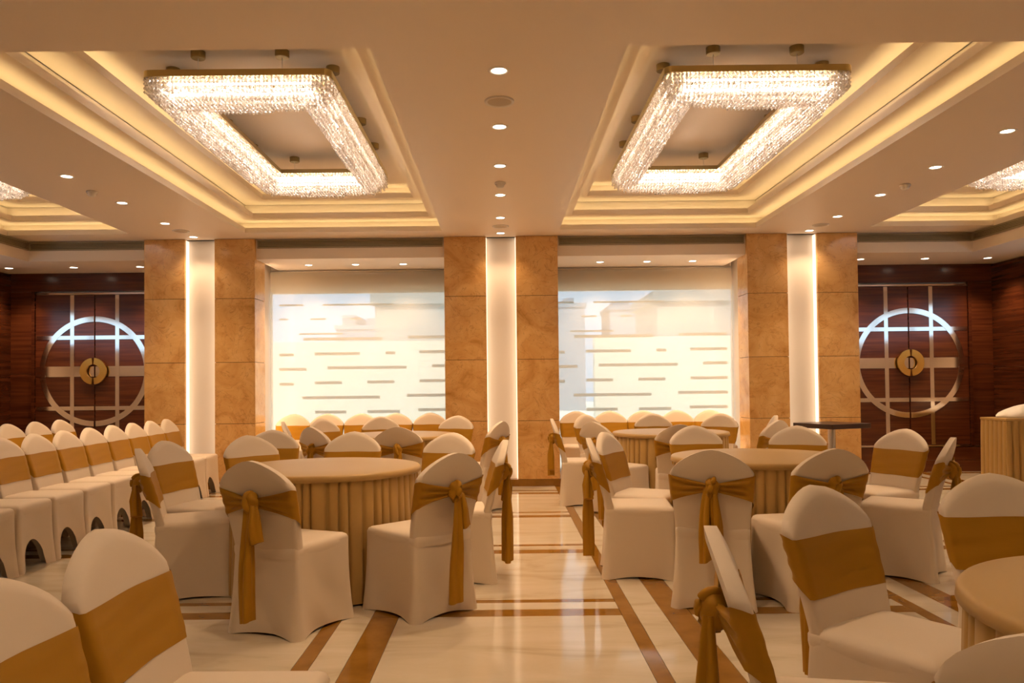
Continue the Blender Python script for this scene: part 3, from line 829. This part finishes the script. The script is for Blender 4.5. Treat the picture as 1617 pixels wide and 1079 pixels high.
for k in range(10):
    rc = chair(-3.92 - .018 * (k - 2), 6.14 + .478 * (k - 2), 2, 'white chair with gold band in the front row at left, %s from the viewer' % ['first', 'second', 'third', 'fourth', 'fifth', 'sixth', 'seventh', 'eighth', 'ninth', 'tenth'][k],
          'front row of chairs at left', skirt='high'); rc.scale.x = 1.0
for k in range(4):
    rc = chair(-5.42, 8.11 + .51 * k, 0, 'white chair with gold band in the back row at left, %s from the viewer' % ['first', 'second', 'third', 'fourth'][k],
          'back row of chairs at left', skirt='high'); rc.scale.x = 1.0

# ------------------------------------------------------------------ tables
TR, TZ = .612, .765
top_me = MB().lathe([(.001, TZ), (.3, TZ), (TR - .02, TZ), (TR - .006, TZ - .003), (TR, TZ - .010), (TR + .004, TZ - .038), (TR - .004, TZ - .040)], n=96).mesh('table_top', 'table_satin', True)
def pleat(w):                       # 0..1 along one pleat: a broad roll then a tight fold
    return max(0, math.sin(PI * w / .80)) ** .35 if w < .80 else -2.0 * math.sin(PI * (w - .80) / .20)
def skirt_round(r, z0, z1, npl, flare, seed):
    rr = random.Random(seed); ph = [rr.uniform(-.25, .25) for _ in range(npl)]; am = [rr.uniform(.55, 1.35) for _ in range(npl)]
    wd = [rr.uniform(.6, 1.5) for _ in range(npl)]; sw = sum(wd); st0 = [sum(wd[:k]) / sw for k in range(npl)]
    per = 10; loops = []
    for i in range(9):
        f = i / 8; z = z1 + (z0 - z1) * f; lp = []
        for k in range(npl):
            for q in range(per):
                w = q / per
                th = 2 * PI * (st0[k] + (w + ph[k] * f * .4 * math.sin(PI * w)) * wd[k] / sw)
                R_ = r + flare * f + (.006 + .011 * f ** .7) * am[k] * pleat(w)
                lp.append((R_ * math.cos(th), R_ * math.sin(th), z))
        loops.append(lp)
    return MB().loft(loops, True).mesh('pleated_skirt', 'table_satin', True)
skirts = [skirt_round(TR - .022, .012, TZ - .03, 46, .012, s) for s in (1, 2)]
for k, (t, lab) in enumerate(((T1, 'round table in gold satin at front left, before the left blind'), (T2, 'round table in gold satin at front right, beside the aisle'),
                              (T3, 'far round table in gold satin before the right blind'), (T0, 'far round table in gold satin before the left blind'), (T4, 'round table in gold satin cut off by the right edge'))):
    tb = tag(empty('banquet_table', (t[0], t[1], 0), k * .37), lab, 'table', 'round banquet tables')
    obj('table_top', top_me, tb); obj('pleated_skirt', skirts[k % 2], tb)
    for q in range(4):
        a = PI / 4 + q * PI / 2
        MB().tube([(.4 * math.cos(a), .4 * math.sin(a), .003), (.4 * math.cos(a), .4 * math.sin(a), TZ - .02)], .018, 8).build('leg', 'leg_metal', tb)
# skirted side table with folded linen
sx0, sx1, sy0, sy1, sz = 6.16, 6.86, 9.62, 10.15, .80
st_ = tag(empty('side_table', ((sx0 + sx1) / 2, (sy0 + sy1) / 2, 0)), 'square side table with pleated gold skirt at the right edge by the wall', 'table')
a, c = (sx1 - sx0) / 2, (sy1 - sy0) / 2
bx('table_top', 'table_satin', st_, -a, a, -c, c, sz - .03, sz, bevel=.006)
def skirt_rect(a, c, z0, z1, pitch):
    pts = []
    sides = [((-a, -c), (a, -c)), ((a, -c), (a, c)), ((a, c), (-a, c)), ((-a, c), (-a, -c))]
    loops = []
    for i in range(7):
        f = i / 6; z = z1 + (z0 - z1) * f; lp = []
        for (p, q) in sides:
            dx, dy = q[0] - p[0], q[1] - p[1]; l = math.hypot(dx, dy); n = max(1, round(l / pitch)); nx, ny = dy / l, -dx / l
            for k in range(n):
                for w in range(8):
                    t = (k + w / 8) / n
                    o = -.012 + (.010 + .016 * f ** .6) * pleat(w / 8)
                    lp.append((p[0] + dx * t + nx * o, p[1] + dy * t + ny * o, z))
        loops.append(lp)
    return MB().loft(loops, True).mesh('pleated_skirt', 'table_satin', True)
obj('pleated_skirt', skirt_rect(a, c, .01, sz - .032, .085), st_)
for ex in (-1, 1):
    for ey in (-1, 1): MB().tube([(ex * (a - .06), ey * (c - .06), .003), (ex * (a - .06), ey * (c - .06), sz - .03)], .016, 8).build('leg', 'leg_metal', st_)
# heap of folded cloth
rr = random.Random(5); loops = []
for i in range(9):
    f = i / 8; lp = []
    for j in range(40):
        a_ = 2 * PI * j / 40
        R_ = (1 - f ** 2.2 * .96)
        w = 1 + .07 * math.sin(5 * a_ + 3 * f) + .05 * math.sin(9 * a_ + 7 * f)
        lp.append((.28 * R_ * w * math.cos(a_) + .05 * f, .22 * R_ * w * math.sin(a_), sz + .002 + .17 * f ** .8 + .010 * math.sin(6 * a_ + 4 * f) * f * (1 - f) * 4))
    loops.append(lp)
ln = MB().loft(loops, True, True, True).build('folded_linen', 'linen', None, True)
ln.location = (6.53, 9.88, 0); tag(ln, 'crumpled white cloth heaped on the skirted side table', 'cloth')
# small dark table by the right pillar
dt = tag(empty('occasional_table', (3.88, 9.28, 0), math.radians(24)), 'small dark wooden square table on a steel column before the right pillar', 'table')
bx('table_top', 'dark_wood_top', dt, -.30, .30, -.30, .30, .735, .79, bevel=.004)
MB().lathe([(.05, .012), (.045, .03), (.042, .735)], n=20, cap1=True).build('column', 'steel_brushed', dt, True, angle=50)
MB().lathe([(.001, .0), (.24, .0), (.24, .010), (.05, .02)], n=32).build('base_plate', 'steel_brushed', dt, True, angle=40)
